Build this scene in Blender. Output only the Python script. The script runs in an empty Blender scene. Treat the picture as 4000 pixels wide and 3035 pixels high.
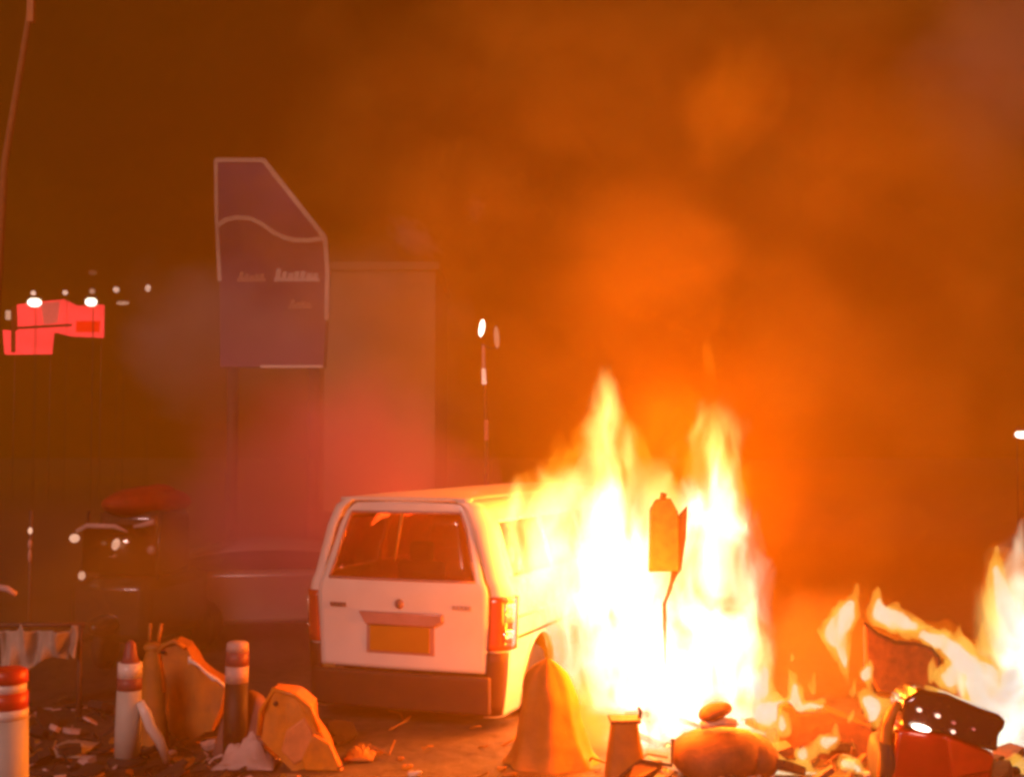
import bpy, bmesh, math, random
from mathutils import Vector, Matrix, noise as mnoise
random.seed(7)
S = bpy.context.scene
COL = S.collection

# ------------------------------------------------------------------ camera, world, fill light, exposure
CAMZ, F, HY = 2.45, 4828.0, 1750.0          # eye height (m), focal length and horizon row in photo pixels
PITCH = math.atan((HY - 1517.5) / F)
cd = bpy.data.cameras.new('camera'); cam = bpy.data.objects.new('camera', cd); COL.objects.link(cam)
cam.location = (0, 0, CAMZ); cam.rotation_euler = (math.pi / 2 + PITCH, 0, 0)
cd.sensor_width = 36.0; cd.lens = 36.0 * F / 4000.0; cd.clip_start = .05; cd.clip_end = 600
S.camera = cam
W = bpy.data.worlds.new('World'); S.world = W; W.use_nodes = True
wn = W.node_tree; bg = wn.nodes['Background']
tc = wn.nodes.new('ShaderNodeTexCoord'); nz = wn.nodes.new('ShaderNodeTexNoise')
nz.inputs['Scale'].default_value = 2.2; nz.inputs['Detail'].default_value = 3
wn.links.new(tc.outputs['Generated'], nz.inputs['Vector'])
cr = wn.nodes.new('ShaderNodeValToRGB')
cr.color_ramp.elements[0].position = .35; cr.color_ramp.elements[0].color = (.010, .002, .0, 1)
cr.color_ramp.elements[1].position = .68; cr.color_ramp.elements[1].color = (.035, .009, .0, 1)
wn.links.new(nz.outputs['Fac'], cr.inputs['Fac']); wn.links.new(cr.outputs['Color'], bg.inputs['Color'])
bg.inputs['Strength'].default_value = 1.0
sl = bpy.data.lights.new('camera_side_fill', 'SUN'); so = bpy.data.objects.new('camera_side_fill', sl); COL.objects.link(so)  # night fill added from behind the camera in place of unseen street light
sl.energy = 1.7; sl.color = (1, .56, .52); sl.angle = math.radians(12)
so.rotation_euler = (math.radians(62), 0, math.radians(-22))
S.view_settings.view_transform = 'Standard'; S.view_settings.look = 'None'
S.view_settings.exposure = 0; S.view_settings.gamma = 1; S.view_settings.use_curve_mapping = False
S.cycles.use_denoising = True
S.cycles.max_bounces = 5; S.cycles.volume_bounces = 1; S.cycles.diffuse_bounces = 2
S.cycles.glossy_bounces = 2; S.cycles.transparent_max_bounces = 12
S.cycles.sample_clamp_indirect = 2.0; S.cycles.sample_clamp_direct = 0
S.cycles.volume_max_steps = 256
S.cycles.pixel_filter_type = 'BLACKMAN_HARRIS'; S.cycles.filter_width = 3.2

def at(px, py, Y):
    """photo pixel at distance Y ahead of the camera -> a point of the place"""
    u = (px - 2000) / F; v = (1517.5 - py) / F
    dy = math.cos(PITCH) - v * math.sin(PITCH); dz = math.sin(PITCH) + v * math.cos(PITCH)
    t = Y / dy
    return Vector((u * t, Y, CAMZ + dz * t))

def tag(o, label=None, cat=None, group=None, kind=None):
    if label: o['label'] = label
    if cat: o['category'] = cat
    if group: o['group'] = group
    if kind: o['kind'] = kind
    return o

def thing(name, label, cat, loc=(0, 0, 0), rz=0, group=None):
    o = bpy.data.objects.new(name, None); COL.objects.link(o)
    o.location = loc; o.rotation_euler = (0, 0, rz); o.empty_display_size = .2
    return tag(o, label, cat, group)

# ------------------------------------------------------------------ materials
def mat(name, col, rough=.6, metal=0, var=.25, scale=6, bump=.0, emit=None, es=0, coat=0, dirt=None, dirt_amt=.5):
    m = bpy.data.materials.new(name); m.use_nodes = True; nt = m.node_tree; b = nt.nodes['Principled BSDF']
    b.inputs['Roughness'].default_value = rough; b.inputs['Metallic'].default_value = metal
    b.inputs['Coat Weight'].default_value = coat
    t = nt.nodes.new('ShaderNodeTexCoord'); n = nt.nodes.new('ShaderNodeTexNoise')
    n.inputs['Scale'].default_value = scale; n.inputs['Detail'].default_value = 6; n.inputs['Roughness'].default_value = .62
    nt.links.new(t.outputs['Object'], n.inputs['Vector'])
    r = nt.nodes.new('ShaderNodeValToRGB'); r.color_ramp.elements[0].position = .3; r.color_ramp.elements[1].position = .7
    d = dirt if dirt else [c * (1 - var) for c in col]
    r.color_ramp.elements[0].color = tuple(a * (dirt_amt if dirt else 1) + c * ((1 - dirt_amt) if dirt else 0) for a, c in zip(d, col)) + (1,)
    r.color_ramp.elements[1].color = tuple(min(1, c * (1 + var * .4)) for c in col) + (1,)
    nt.links.new(n.outputs['Fac'], r.inputs['Fac']); nt.links.new(r.outputs['Color'], b.inputs['Base Color'])
    if bump:
        bp = nt.nodes.new('ShaderNodeBump'); bp.inputs['Strength'].default_value = bump; bp.inputs['Distance'].default_value = .03
        nt.links.new(n.outputs['Fac'], bp.inputs['Height']); nt.links.new(bp.outputs['Normal'], b.inputs['Normal'])
    if emit:
        b.inputs['Emission Color'].default_value = tuple(emit) + (1,); b.inputs['Emission Strength'].default_value = es
    return m

def glass_mat(name, tint, tr=.75):
    m = bpy.data.materials.new(name); m.use_nodes = True; nt = m.node_tree; nt.nodes.clear()
    o = nt.nodes.new('ShaderNodeOutputMaterial'); mx = nt.nodes.new('ShaderNodeMixShader'); t = nt.nodes.new('ShaderNodeBsdfTransparent')
    g = nt.nodes.new('ShaderNodeBsdfGlossy'); g.inputs['Roughness'].default_value = .12; g.inputs['Color'].default_value = (.8, .7, .6, 1)
    t.inputs['Color'].default_value = tuple(tint) + (1,); mx.inputs['Fac'].default_value = 1 - tr
    nt.links.new(t.outputs[0], mx.inputs[1]); nt.links.new(g.outputs[0], mx.inputs[2]); nt.links.new(mx.outputs[0], o.inputs['Surface'])
    return m

def flame_mat(name, sig, lum, scale=2.2, lo=.30, hi=.62, zs=.45, floor=.1, seed=0):
    """burning gas: glows and soaks up light by channel, so thin sheets show orange and thick ones white"""
    m = bpy.data.materials.new(name); m.use_nodes = True; nt = m.node_tree; nt.nodes.clear()
    o = nt.nodes.new('ShaderNodeOutputMaterial'); e = nt.nodes.new('ShaderNodeEmission'); a = nt.nodes.new('ShaderNodeVolumeAbsorption')
    ad = nt.nodes.new('ShaderNodeAddShader'); mxs = max(sig)
    e.inputs['Color'].default_value = tuple(s * l / max(s2 * l2 for s2, l2 in zip(sig, lum)) for s, l in zip(sig, lum)) + (1,)
    K = max(s2 * l2 for s2, l2 in zip(sig, lum))
    a.inputs['Color'].default_value = tuple(1 - s / (mxs * 1.0001) for s in sig) + (1,)
    t = nt.nodes.new('ShaderNodeTexCoord'); mp = nt.nodes.new('ShaderNodeMapping'); n = nt.nodes.new('ShaderNodeTexNoise')
    mp.inputs['Scale'].default_value = (1, 1, zs); mp.inputs['Location'].default_value = (seed * 3.1, seed * 1.7, seed)
    n.inputs['Scale'].default_value = scale; n.inputs['Detail'].default_value = 3; n.inputs['Distortion'].default_value = .6
    nt.links.new(t.outputs['Object'], mp.inputs['Vector']); nt.links.new(mp.outputs[0], n.inputs['Vector'])
    mr = nt.nodes.new('ShaderNodeMapRange'); mr.inputs['From Min'].default_value = lo; mr.inputs['From Max'].default_value = hi
    mr.inputs['To Min'].default_value = floor; mr.inputs['To Max'].default_value = 1.0; mr.interpolation_type = 'SMOOTHSTEP'
    nt.links.new(n.outputs['Fac'], mr.inputs['Value'])
    for sh, k, sock in ((e, K, 'Strength'), (a, mxs, 'Density')):
        mm = nt.nodes.new('ShaderNodeMath'); mm.operation = 'MULTIPLY'; mm.inputs[1].default_value = k
        nt.links.new(mr.outputs[0], mm.inputs[0]); nt.links.new(mm.outputs[0], sh.inputs[sock])
    nt.links.new(e.outputs[0], ad.inputs[0]); nt.links.new(a.outputs[0], ad.inputs[1]); nt.links.new(ad.outputs[0], o.inputs['Volume'])
    return m

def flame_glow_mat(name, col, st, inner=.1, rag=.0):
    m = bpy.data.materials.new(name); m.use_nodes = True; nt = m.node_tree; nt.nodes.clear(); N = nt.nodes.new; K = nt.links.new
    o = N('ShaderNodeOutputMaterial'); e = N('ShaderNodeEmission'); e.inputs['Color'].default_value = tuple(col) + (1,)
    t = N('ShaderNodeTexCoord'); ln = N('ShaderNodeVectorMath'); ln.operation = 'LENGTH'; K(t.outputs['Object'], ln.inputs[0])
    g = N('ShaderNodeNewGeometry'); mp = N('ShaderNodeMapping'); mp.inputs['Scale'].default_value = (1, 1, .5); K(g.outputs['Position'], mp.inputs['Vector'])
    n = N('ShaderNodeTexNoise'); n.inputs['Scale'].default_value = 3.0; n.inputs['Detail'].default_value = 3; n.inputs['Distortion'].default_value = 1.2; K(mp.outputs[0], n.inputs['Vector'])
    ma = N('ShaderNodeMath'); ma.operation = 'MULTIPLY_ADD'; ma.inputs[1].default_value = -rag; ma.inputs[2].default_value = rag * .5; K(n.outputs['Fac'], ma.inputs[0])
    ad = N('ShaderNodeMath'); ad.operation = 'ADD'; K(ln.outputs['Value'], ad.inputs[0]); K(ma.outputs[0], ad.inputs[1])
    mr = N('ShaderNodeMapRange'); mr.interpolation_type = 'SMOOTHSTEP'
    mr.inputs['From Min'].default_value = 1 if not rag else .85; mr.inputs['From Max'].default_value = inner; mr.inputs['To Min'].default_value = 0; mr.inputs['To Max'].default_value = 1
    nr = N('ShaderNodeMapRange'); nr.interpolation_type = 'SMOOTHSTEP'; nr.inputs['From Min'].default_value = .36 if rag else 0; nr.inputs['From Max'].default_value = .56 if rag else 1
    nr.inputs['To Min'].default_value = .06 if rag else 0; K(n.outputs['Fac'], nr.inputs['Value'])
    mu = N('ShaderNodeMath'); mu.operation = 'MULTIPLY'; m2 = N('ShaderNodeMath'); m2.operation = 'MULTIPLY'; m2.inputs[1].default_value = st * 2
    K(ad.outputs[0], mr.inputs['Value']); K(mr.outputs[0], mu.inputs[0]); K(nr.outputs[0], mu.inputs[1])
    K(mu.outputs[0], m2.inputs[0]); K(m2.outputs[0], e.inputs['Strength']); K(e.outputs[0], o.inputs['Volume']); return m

def smoke_mat(name, col, dens, nscale=1.6, cut=.35, amp=1.3):
    m = bpy.data.materials.new(name); m.use_nodes = True; nt = m.node_tree; nt.nodes.clear()
    o = nt.nodes.new('ShaderNodeOutputMaterial'); v = nt.nodes.new('ShaderNodeVolumePrincipled')
    v.inputs['Color'].default_value = tuple(col) + (1,); v.inputs['Anisotropy'].default_value = 0
    t = nt.nodes.new('ShaderNodeTexCoord'); ln = nt.nodes.new('ShaderNodeVectorMath'); ln.operation = 'LENGTH'
    nt.links.new(t.outputs['Object'], ln.inputs[0])
    n = nt.nodes.new('ShaderNodeTexNoise'); n.inputs['Scale'].default_value = nscale; n.inputs['Detail'].default_value = 3
    nt.links.new(t.outputs['Object'], n.inputs['Vector'])
    ma = nt.nodes.new('ShaderNodeMath'); ma.operation = 'MULTIPLY_ADD'; ma.inputs[1].default_value = amp; ma.inputs[2].default_value = -amp / 2
    nt.links.new(n.outputs['Fac'], ma.inputs[0])
    ad = nt.nodes.new('ShaderNodeMath'); ad.operation = 'SUBTRACT'
    nt.links.new(ln.outputs['Value'], ad.inputs[0]); nt.links.new(ma.outputs[0], ad.inputs[1])
    mr = nt.nodes.new('ShaderNodeMapRange'); mr.interpolation_type = 'SMOOTHSTEP'
    mr.inputs['From Min'].default_value = .95; mr.inputs['From Max'].default_value = cut
    mr.inputs['To Min'].default_value = 0; mr.inputs['To Max'].default_value = dens
    nt.links.new(ad.outputs[0], mr.inputs['Value']); nt.links.new(mr.outputs[0], v.inputs['Density'])
    nt.links.new(v.outputs[0], o.inputs['Volume'])
    return m

def emis(name, col, s):
    m = bpy.data.materials.new(name); m.use_nodes = True; nt = m.node_tree; nt.nodes.clear()
    o = nt.nodes.new('ShaderNodeOutputMaterial'); e = nt.nodes.new('ShaderNodeEmission')
    e.inputs['Color'].default_value = tuple(col) + (1,); e.inputs['Strength'].default_value = s
    nt.links.new(e.outputs[0], o.inputs['Surface']); return m

M = dict(
    asphalt=mat('asphalt', (.095, .07, .05), .6, scale=7, bump=1.0, var=.7, dirt=(.03, .022, .016), dirt_amt=.9),
    white=mat('white_paint', (.78, .74, .70), .35, coat=.3, var=.06, scale=2, dirt=(.55, .5, .42), dirt_amt=.35),
    trim=mat('dark_trim', (.05, .035, .03), .45, var=.3),
    bumper=mat('bumper_plastic', (.05, .017, .005), .6, var=.3, scale=8),
    garnish=mat('garnish', (.42, .22, .2), .3, coat=.4),
    plate=mat('plate_yellow', (.42, .2, .005), .5, var=.1),
    rubber=mat('rubber', (.03, .028, .026), .8, bump=.2, scale=20),
    steel=mat('wheel_steel', (.45, .42, .38), .4, metal=.8),
    chrome=mat('chrome', (.9, .85, .8), .12, metal=1, var=.05),
    lens=mat('lamp_lens_red', (.45, .06, .03), .1, coat=1, var=.2),
    lensw=mat('lamp_lens_clear', (.85, .75, .65), .08, coat=1, var=.2, metal=.4),
    seatf=mat('seat_fabric', (.12, .09, .08), .9),
    badge=mat('badge_grey', (.16, .10, .09), .4),
    glass=glass_mat('rear_glass', (1, .62, .5), .93),
    glassd=glass_mat('dark_glass', (.3, .22, .18), .8), glassv=glass_mat('side_glass', (.85, .75, .65), .85),
    orange=mat('orange_plastic', (.85, .29, .01), .45, coat=.3, var=.25, dirt=(.35, .12, .03), dirt_amt=.6, scale=7),
    orange_dull=mat('scuffed_orange_plastic', (.52, .2, .012), .6, var=.3, dirt=(.2, .09, .03), dirt_amt=.7, scale=5),
    band=mat('reflective_band', (.8, .74, .68), .3, var=.08),
    grey=mat('pale_grey_plastic', (.52, .52, .46), .6, var=.15, scale=4),
    redband=mat('red_band', (.6, .06, .02), .4),
    darkred=mat('dull_red_band', (.28, .08, .07), .5),
    cloth=mat('pale_cloth', (.5, .42, .34), .9, var=.3, scale=5, bump=.5),
    pink=mat('pale_plastic_sheet', (.6, .42, .38), .6, var=.3, scale=5, bump=.3),
    wreck=mat('scorched_metal', (.22, .08, .025), .7, var=.5, scale=9, bump=.5, dirt=(.05, .03, .02), dirt_amt=.8),
    char=mat('charred', (.04, .028, .02), .85, var=.5, scale=12, bump=.5),
    ash=mat('pale_ash', (.6, .5, .4), .9, var=.3, scale=12, bump=.5),
    red=mat('red_paint', (.55, .025, .008), .25, coat=1, var=.2),
    black=mat('black_gloss', (.05, .02, .018), .18, coat=1, var=.4, scale=8),
    wall=mat('building_wall', (.45, .33, .17), .9, var=.25, scale=.6),
    wallr=mat('building_roof_edge', (.45, .33, .17), .9, var=.2, scale=1),
    pane=mat('window_glass_dark', (.04, .035, .035), .15, coat=.5),
    silver=mat('silver_paint', (.55, .52, .5), .3, metal=.5, coat=.5, var=.1),
    darkpaint=mat('dark_paint', (.06, .045, .03), .3, coat=.6, var=.3),
    redroof=mat('red_canvas', (.34, .04, .005), .8, var=.3, scale=4),
    pole=mat('pole_paint', (.5, .42, .38), .5, var=.2),
    poled=mat('pole_dark', (.13, .08, .05), .6, var=.2),
    purple=mat('sign_face_purple', (.05, .015, .09), .5, emit=(.06, .003, .055), es=.6, var=.15, scale=.5),
    purple2=mat('sign_face_lower', (.1, .04, .06), .5, emit=(.08, .01, .05), es=.6, var=.15, scale=.5),
    tube=emis('sign_outline', (1, .42, .30), .50),
    letters=emis('sign_letters', (1, .45, .36), .42),
    redlit=emis('red_lit_panel', (1, .04, .045), 2.6),
    redlit2=emis('red_lit_panel_deep', (1, .012, .004), 1.7),
    lampw=emis('lamp_white', (1, .92, .72), 7), lampd=emis('lamp_dim', (1, .55, .36), 1.1), lampp=emis('lamp_pink', (1, .62, .46), 2.2),
)

# ------------------------------------------------------------------ mesh builder
class MB:
    def __init__(s): s.b = bmesh.new()
    def box(s, c, d, rot=None):
        g = bmesh.ops.create_cube(s.b, size=1)['verts']
        m = Matrix.Translation(c) @ (rot.to_4x4() if rot else Matrix()) @ Matrix.Diagonal((*d, 1))
        bmesh.ops.transform(s.b, matrix=m, verts=g); return s
    def tube(s, pts, rad, n=8):
        pts = [Vector(p) for p in pts]; rad = rad if isinstance(rad, (list, tuple)) else [rad] * len(pts)
        rings = []; up = Vector((0, 0, 1))
        for i, p in enumerate(pts):
            t = (pts[min(i + 1, len(pts) - 1)] - pts[max(i - 1, 0)]).normalized()
            a = t.cross(up if abs(t.z) < .95 else Vector((0, 1, 0))).normalized(); b = t.cross(a)
            rings.append([s.b.verts.new(p + (a * math.cos(k * 2 * math.pi / n) + b * math.sin(k * 2 * math.pi / n)) * rad[i]) for k in range(n)])
        for r0, r1 in zip(rings, rings[1:]):
            for k in range(n): s.b.faces.new((r0[k], r0[(k + 1) % n], r1[(k + 1) % n], r1[k]))
        s.b.faces.new(rings[0][::-1]); s.b.faces.new(rings[-1]); return s
    def lathe(s, prof, c=(0, 0, 0), n=20, rot=None):
        c = Vector(c); rings = []
        for r, z in prof:
            ring = []
            for k in range(n):
                v = Vector((r * math.cos(k * 2 * math.pi / n), r * math.sin(k * 2 * math.pi / n), z))
                ring.append(s.b.verts.new(c + (rot @ v if rot else v)))
            rings.append(ring)
        for r0, r1 in zip(rings, rings[1:]):
            for k in range(n): s.b.faces.new((r0[k], r0[(k + 1) % n], r1[(k + 1) % n], r1[k]))
        s.b.faces.new(rings[0][::-1]); s.b.faces.new(rings[-1]); return s
    def ell(s, c, r, rot=None, sub=3):
        g = bmesh.ops.create_icosphere(s.b, subdivisions=sub, radius=1)['verts']
        m = Matrix.Translation(c) @ (rot.to_4x4() if rot else Matrix()) @ Matrix.Diagonal((*r, 1))
        bmesh.ops.transform(s.b, matrix=m, verts=g); return s
    def prism(s, pts, off):
        off = Vector(off); a = [s.b.verts.new(Vector(p)) for p in pts]; b = [s.b.verts.new(Vector(p) + off) for p in pts]
        n = len(a); s.b.faces.new(a[::-1]); s.b.faces.new(b)
        for k in range(n): s.b.faces.new((a[k], a[(k + 1) % n], b[(k + 1) % n], b[k]))
        return s
    def grid(s, fn, us, vs, keep=None, both=None):
        V = {}
        for i, u in enumerate(us):
            for j, v in enumerate(vs): V[i, j] = s.b.verts.new(Vector(fn(u, v)))
        for i in range(len(us) - 1):
            for j in range(len(vs) - 1):
                if keep is None or keep((us[i] + us[i + 1]) / 2, (vs[j] + vs[j + 1]) / 2):
                    s.b.faces.new((V[i, j], V[i + 1, j], V[i + 1, j + 1], V[i, j + 1]))
        bmesh.ops.delete(s.b, geom=[v for v in s.b.verts if not v.link_faces], context='VERTS'); return s
    def wob(s, amt, sc=4):
        for v in s.b.verts: v.co += mnoise.noise_vector(v.co * sc) * amt
        return s
    def build(s, name, m, parent=None, smooth=True, solid=0, bevel=0, sub=0, rec=True):
        if rec: bmesh.ops.recalc_face_normals(s.b, faces=s.b.faces)
        me = bpy.data.meshes.new(name); s.b.to_mesh(me); s.b.free()
        for p in me.polygons: p.use_smooth = smooth
        me.materials.append(m); o = bpy.data.objects.new(name, me); COL.objects.link(o)
        if parent: o.parent = parent
        if solid: q = o.modifiers.new('solid', 'SOLIDIFY'); q.thickness = solid; q.offset = 0
        if bevel: q = o.modifiers.new('bevel', 'BEVEL'); q.width = bevel; q.segments = 2; q.limit_method = 'ANGLE'
        if sub: q = o.modifiers.new('sub', 'SUBSURF'); q.levels = sub; q.render_levels = sub
        if smooth and (bevel or solid):
            try: me.set_sharp_from_angle(angle=math.radians(35))
            except Exception: pass
        return o

def frange(a, b, n): return [a + (b - a) * i / n for i in range(n + 1)]
def R3(ax, deg): return Matrix.Rotation(math.radians(deg), 3, ax)

# ------------------------------------------------------------------ ground
g = MB(); g.grid(lambda u, v: (u, v, .012 * mnoise.noise(Vector((u * .5, v * .5, 0))) if v < 40 else 0), frange(-160, 160, 80), frange(-40, 300, 85))
tag(g.build('ground', M['asphalt']), kind='structure')

# ------------------------------------------------------------------ haze of smoke
hb = MB().box((0, 42.5, 6.6), (120, 105, 15.6)); hm = bpy.data.materials.new('haze_air'); hm.use_nodes = True
hn = hm.node_tree; hn.nodes.clear(); ho = hn.nodes.new('ShaderNodeOutputMaterial'); hv = hn.nodes.new('ShaderNodeVolumePrincipled')
hv.inputs['Color'].default_value = (.9, .58, .02, 1); hv.inputs['Density'].default_value = .0135; hv.inputs['Anisotropy'].default_value = .3
hn.links.new(hv.outputs[0], ho.inputs['Volume'])
tag(hb.build('haze', hm, smooth=False), kind='stuff')

# ------------------------------------------------------------------ far buildings and signs
def building(px0, px1, pytop, Y, depth, label, rows, cols, wm='wall'):
    a = at(px0, pytop, Y); b = at(px1, pytop, Y); h = a.z; cx = (a.x + b.x) / 2; w = b.x - a.x
    r = thing('building', label, 'building', (cx, Y, 0))
    MB().box((0, depth / 2, h / 2), (w, depth, h)).build('wall', M[wm], r, smooth=False)
    MB().box((0, depth / 2, h + .15), (w + .3, depth + .3, .3)).build('roof', M['wallr'], r, smooth=False)
    for i in range(rows):
        for j in range(cols):
            x = -w / 2 + w * (j + .5) / cols; z = 3.4 + (h - 4.2) * (i + .4) / rows
            fr = MB().box((x, -.03, z), (w / cols * .5, .08, .95)).build('window', M['wallr'], r, smooth=False)
            MB().box((x, -.08, z), (w / cols * .42, .04, .8)).build('pane', M['pane'], fr, smooth=False)
building(1270, 1700, 1055, 48, 9, 'plain pale flat-roofed building right of the tall purple sign, half lost in smoke', 0, 0)

# pylon sign with a cut corner
Y = 33
def sp(px, py, d=0): v = at(px, py, Y + d); return v
root = thing('pylon_sign', 'tall dark purple pylon sign with a cut corner, pink outline and wavy line', 'sign', (at(1060, 1750, Y).x, Y, 0))
inv = lambda v: Vector((v.x - root.location.x, v.y - Y, v.z))
outline = [(845, 628), (1030, 628), (1270, 930), (1280, 1060), (1262, 1432), (860, 1432), (858, 1060), (848, 860)]
wave = [(850, 885), (880, 862), (925, 852), (975, 854), (1020, 874), (1070, 910), (1110, 930), (1150, 940), (1210, 940), (1268, 932)]
P = [inv(sp(*q)) for q in outline]; Wv = [inv(sp(*q)) for q in wave]
back = MB(); back.prism([p + Vector((0, .12, 0)) for p in P], (0, .5, 0)); back.build('cabinet', M['poled'], root, smooth=False)
up = MB(); up.prism([P[0], P[1], P[2]] + Wv[::-1], (0, .1, 0)); up.build('upper_face', M['purple'], root, smooth=False)
lo = MB(); lo.prism(Wv + [P[3], P[4], P[5], P[6]], (0, .1, 0)); lo.build('lower_face', M['purple2'], root, smooth=False)
def strip(pts, r, nm, m=None):
    MB().tube([p + Vector((0, -.06, 0)) for p in pts], r, 6).build(nm, m or M['tube'], root)
strip([P[0], P[1]], .06, 'outline_tube'); strip([P[1], P[2]], .075, 'outline_tube'); strip([P[2], P[3], inv(sp(1276, 1250))], .06, 'outline_tube')
strip([P[0], P[7], P[6], inv(sp(860, 1100))], .05, 'outline_tube'); strip(Wv, .065, 'wave_tube'); strip([inv(sp(1020, 1432)), P[4]], .04, 'outline_tube')
# unreadable slanted lettering of the sign: rows of short strokes
def lettering(px0, px1, py, hpx, n, m, slant=6):
    b = MB()
    for k in range(n):
        x = px0 + (px1 - px0) * (k + .5) / n; w = (px1 - px0) / n * .38
        hh = hpx * (1.25 if k == 0 else random.choice([.8, .95, 1.0]))
        q = [inv(sp(x - w, py + hpx / 2)), inv(sp(x + w, py + hpx / 2)), inv(sp(x + w + slant, py + hpx / 2 - hh)), inv(sp(x - w + slant, py + hpx / 2 - hh))]
        b.prism([v + Vector((0, -.05, 0)) for v in q], (0, .04, 0))
        b.prism([q[0] + Vector((-.03, -.05, 0)), q[1] + Vector((.08, -.05, 0)), q[1] + Vector((.08, -.05, .09)), q[0] + Vector((-.03, -.05, .09))], (0, .045, 0))
    b.build('lettering', m, root, smooth=False)
lettering(1072, 1240, 1080, 40, 7, M['letters']); lettering(930, 1030, 1086, 30, 5, emis('letters_dim', (1, .3, .22), .27)); lettering(1130, 1210, 1192, 28, 4, emis('letters_dimmer', (1, .3, .22), .27))
for px in (900, 1220):
    p = inv(sp(px, 1432)); MB().tube([(p.x, .3, 0), (p.x, .3, p.z + .3)], .16, 10).build('post', M['poled'], root)

# red lit sign, two steps, on a steel frame over the low building
Y = 58
root = thing('lit_sign', 'glowing red stepped signboard high at the far left edge', 'sign', (at(200, 1750, Y).x, Y, 0))
inv = lambda v: Vector((v.x - root.location.x, v.y - Y, v.z))
def panel(poly, m, nm='panel', th=.3, dy=0):
    MB().prism([inv(at(x, y, Y)) + Vector((0, dy, 0)) for x, y in poly], (0, th, 0)).build(nm, m, root, smooth=False)
panel([(66, 1190), (160, 1178), (250, 1170), (300, 1195), (400, 1190), (398, 1318), (270, 1312), (215, 1298), (70, 1292)], M['redlit'])
panel([(12, 1290), (205, 1298), (196, 1382), (20, 1384)], M['redlit'], dy=-.06)
panel([(300, 1255), (392, 1255), (390, 1298), (300, 1298)], M['redlit2'], 'deep_panel', .1, -.12)
panel([(160, 1185), (235, 1180), (225, 1260), (175, 1268)], emis('red_pale_panel', (.8, .11, .09), 1.4), 'pale_panel', .1, -.1)
panel([(70, 1278), (285, 1266), (285, 1276), (70, 1288)], M['redroof'], 'divider', .08, -.2)
panel([(50, 1200), (66, 1200), (66, 1378), (50, 1378)], M['redroof'], 'divider', .08, -.22)
panel([(28, 1215), (46, 1215), (46, 1250), (28, 1250)], M['lampd'], 'side_lamp', .08, -.2)
for px in (40, 180, 380):
    p = inv(at(px, 1300, Y)); MB().tube([(p.x, .6, 0), (p.x, .6, p.z)], .03, 6).build('post', M['poled'], root)

# street lamps far behind
def street_lamp(px, py, Y, r, m, label, sx=1, sz=1, group=None):
    p = at(px, py, Y); t = thing('street_lamp', label, 'street lamp', (p.x, Y, 0), 0, group)
    MB().tube([(0, .25, 0), (0, .25, p.z * .8), (0, .2, p.z + r * sz + .08), (0, 0, p.z + r * sz + .1)], [.014, .012, .011, .011], 5).build('pole', M['poled'], t)
    MB().ell((0, 0, p.z + r * sz + .02), (r * sx * 1.15, r * 1.2, .05)).build('lamp_hood', M['poled'], t)
    MB().ell((0, 0, p.z), (r * sx, r, r * sz)).build('lamp_head', m, t)
G = 'street lamps in the distance at far left'
street_lamp(130, 1145, 55, .11, M['lampp'], 'small pale lamp over the left end of the red sign', group=G)
street_lamp(135, 1182, 50, .25, M['lampw'], 'brightest white lamp over the left half of the red sign', 1.1, .7, G)
street_lamp(255, 1143, 56, .12, M['lampp'], 'small dim lamp over the middle of the red sign', group=G)
street_lamp(360, 1138, 57, .13, M['lampd'], 'small amber lamp just above the white lamp at the right end of the red sign', group=G)
street_lamp(356, 1180, 50, .22, M['lampw'], 'bright white lamp over the right end of the red sign', 1.1, .8, G)
street_lamp(454, 1132, 60, .15, M['lampp'], 'small pale lamp just right of the red sign', group=G)
street_lamp(578, 1126, 62, .15, M['lampp'], 'small pale lamp farthest right in the row beyond the red sign', .9, 1.2, G)
street_lamp(480, 1184, 55, .10, M['lampd'], 'wide dim amber lamp right of the red sign, below the row', 2.9, .9, G)
street_lamp(362, 1066, 66, .17, emis('lamp_faint', (1, .35, .2), .4), 'faint high lamp above the red sign', 1.3, .8, G)
street_lamp(3990, 1697, 26, .09, M['lampw'], 'bright small lamp at the right edge above the right fire', 1.5, .9)

# tall post with upright tube lamps above the van
Y = 28; p = at(1882, 1282, Y)
t = thing('lamp_post', 'slim pale lamp post with two upright tube lamps behind the white van', 'lamp post', (at(1900, 1750, Y).x, Y, 0))
L = lambda px, py: Vector((at(px, py, Y).x - t.location.x, 0, at(px, py, Y).z))
MB().tube([(0, 0, 0), L(1900, 1700), L(1893, 1500), L(1885, 1340)], [.055, .05, .04, .035], 8).build('pole', M['poled'], t)
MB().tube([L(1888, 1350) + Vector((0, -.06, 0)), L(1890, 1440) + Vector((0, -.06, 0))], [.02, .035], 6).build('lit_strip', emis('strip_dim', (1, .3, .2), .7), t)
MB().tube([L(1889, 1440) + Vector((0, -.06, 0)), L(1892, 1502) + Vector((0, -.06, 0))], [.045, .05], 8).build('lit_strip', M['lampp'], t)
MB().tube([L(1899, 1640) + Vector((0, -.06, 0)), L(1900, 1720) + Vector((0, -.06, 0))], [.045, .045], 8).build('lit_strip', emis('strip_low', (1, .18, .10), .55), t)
MB().ell(L(1882, 1282), (.065, .065, .20), R3('Y', 8)).build('tube_lamp', M['lampw'], t)
MB().ell(L(1940, 1318), (.06, .06, .26), R3('Y', -4)).build('tube_lamp', emis('tube_dim', (1, .5, .28), .75), t)
MB().tube([L(1885, 1345), L(1915, 1362), L(1940, 1360)], .018, 6).build('bracket', M['poled'], t)
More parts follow.
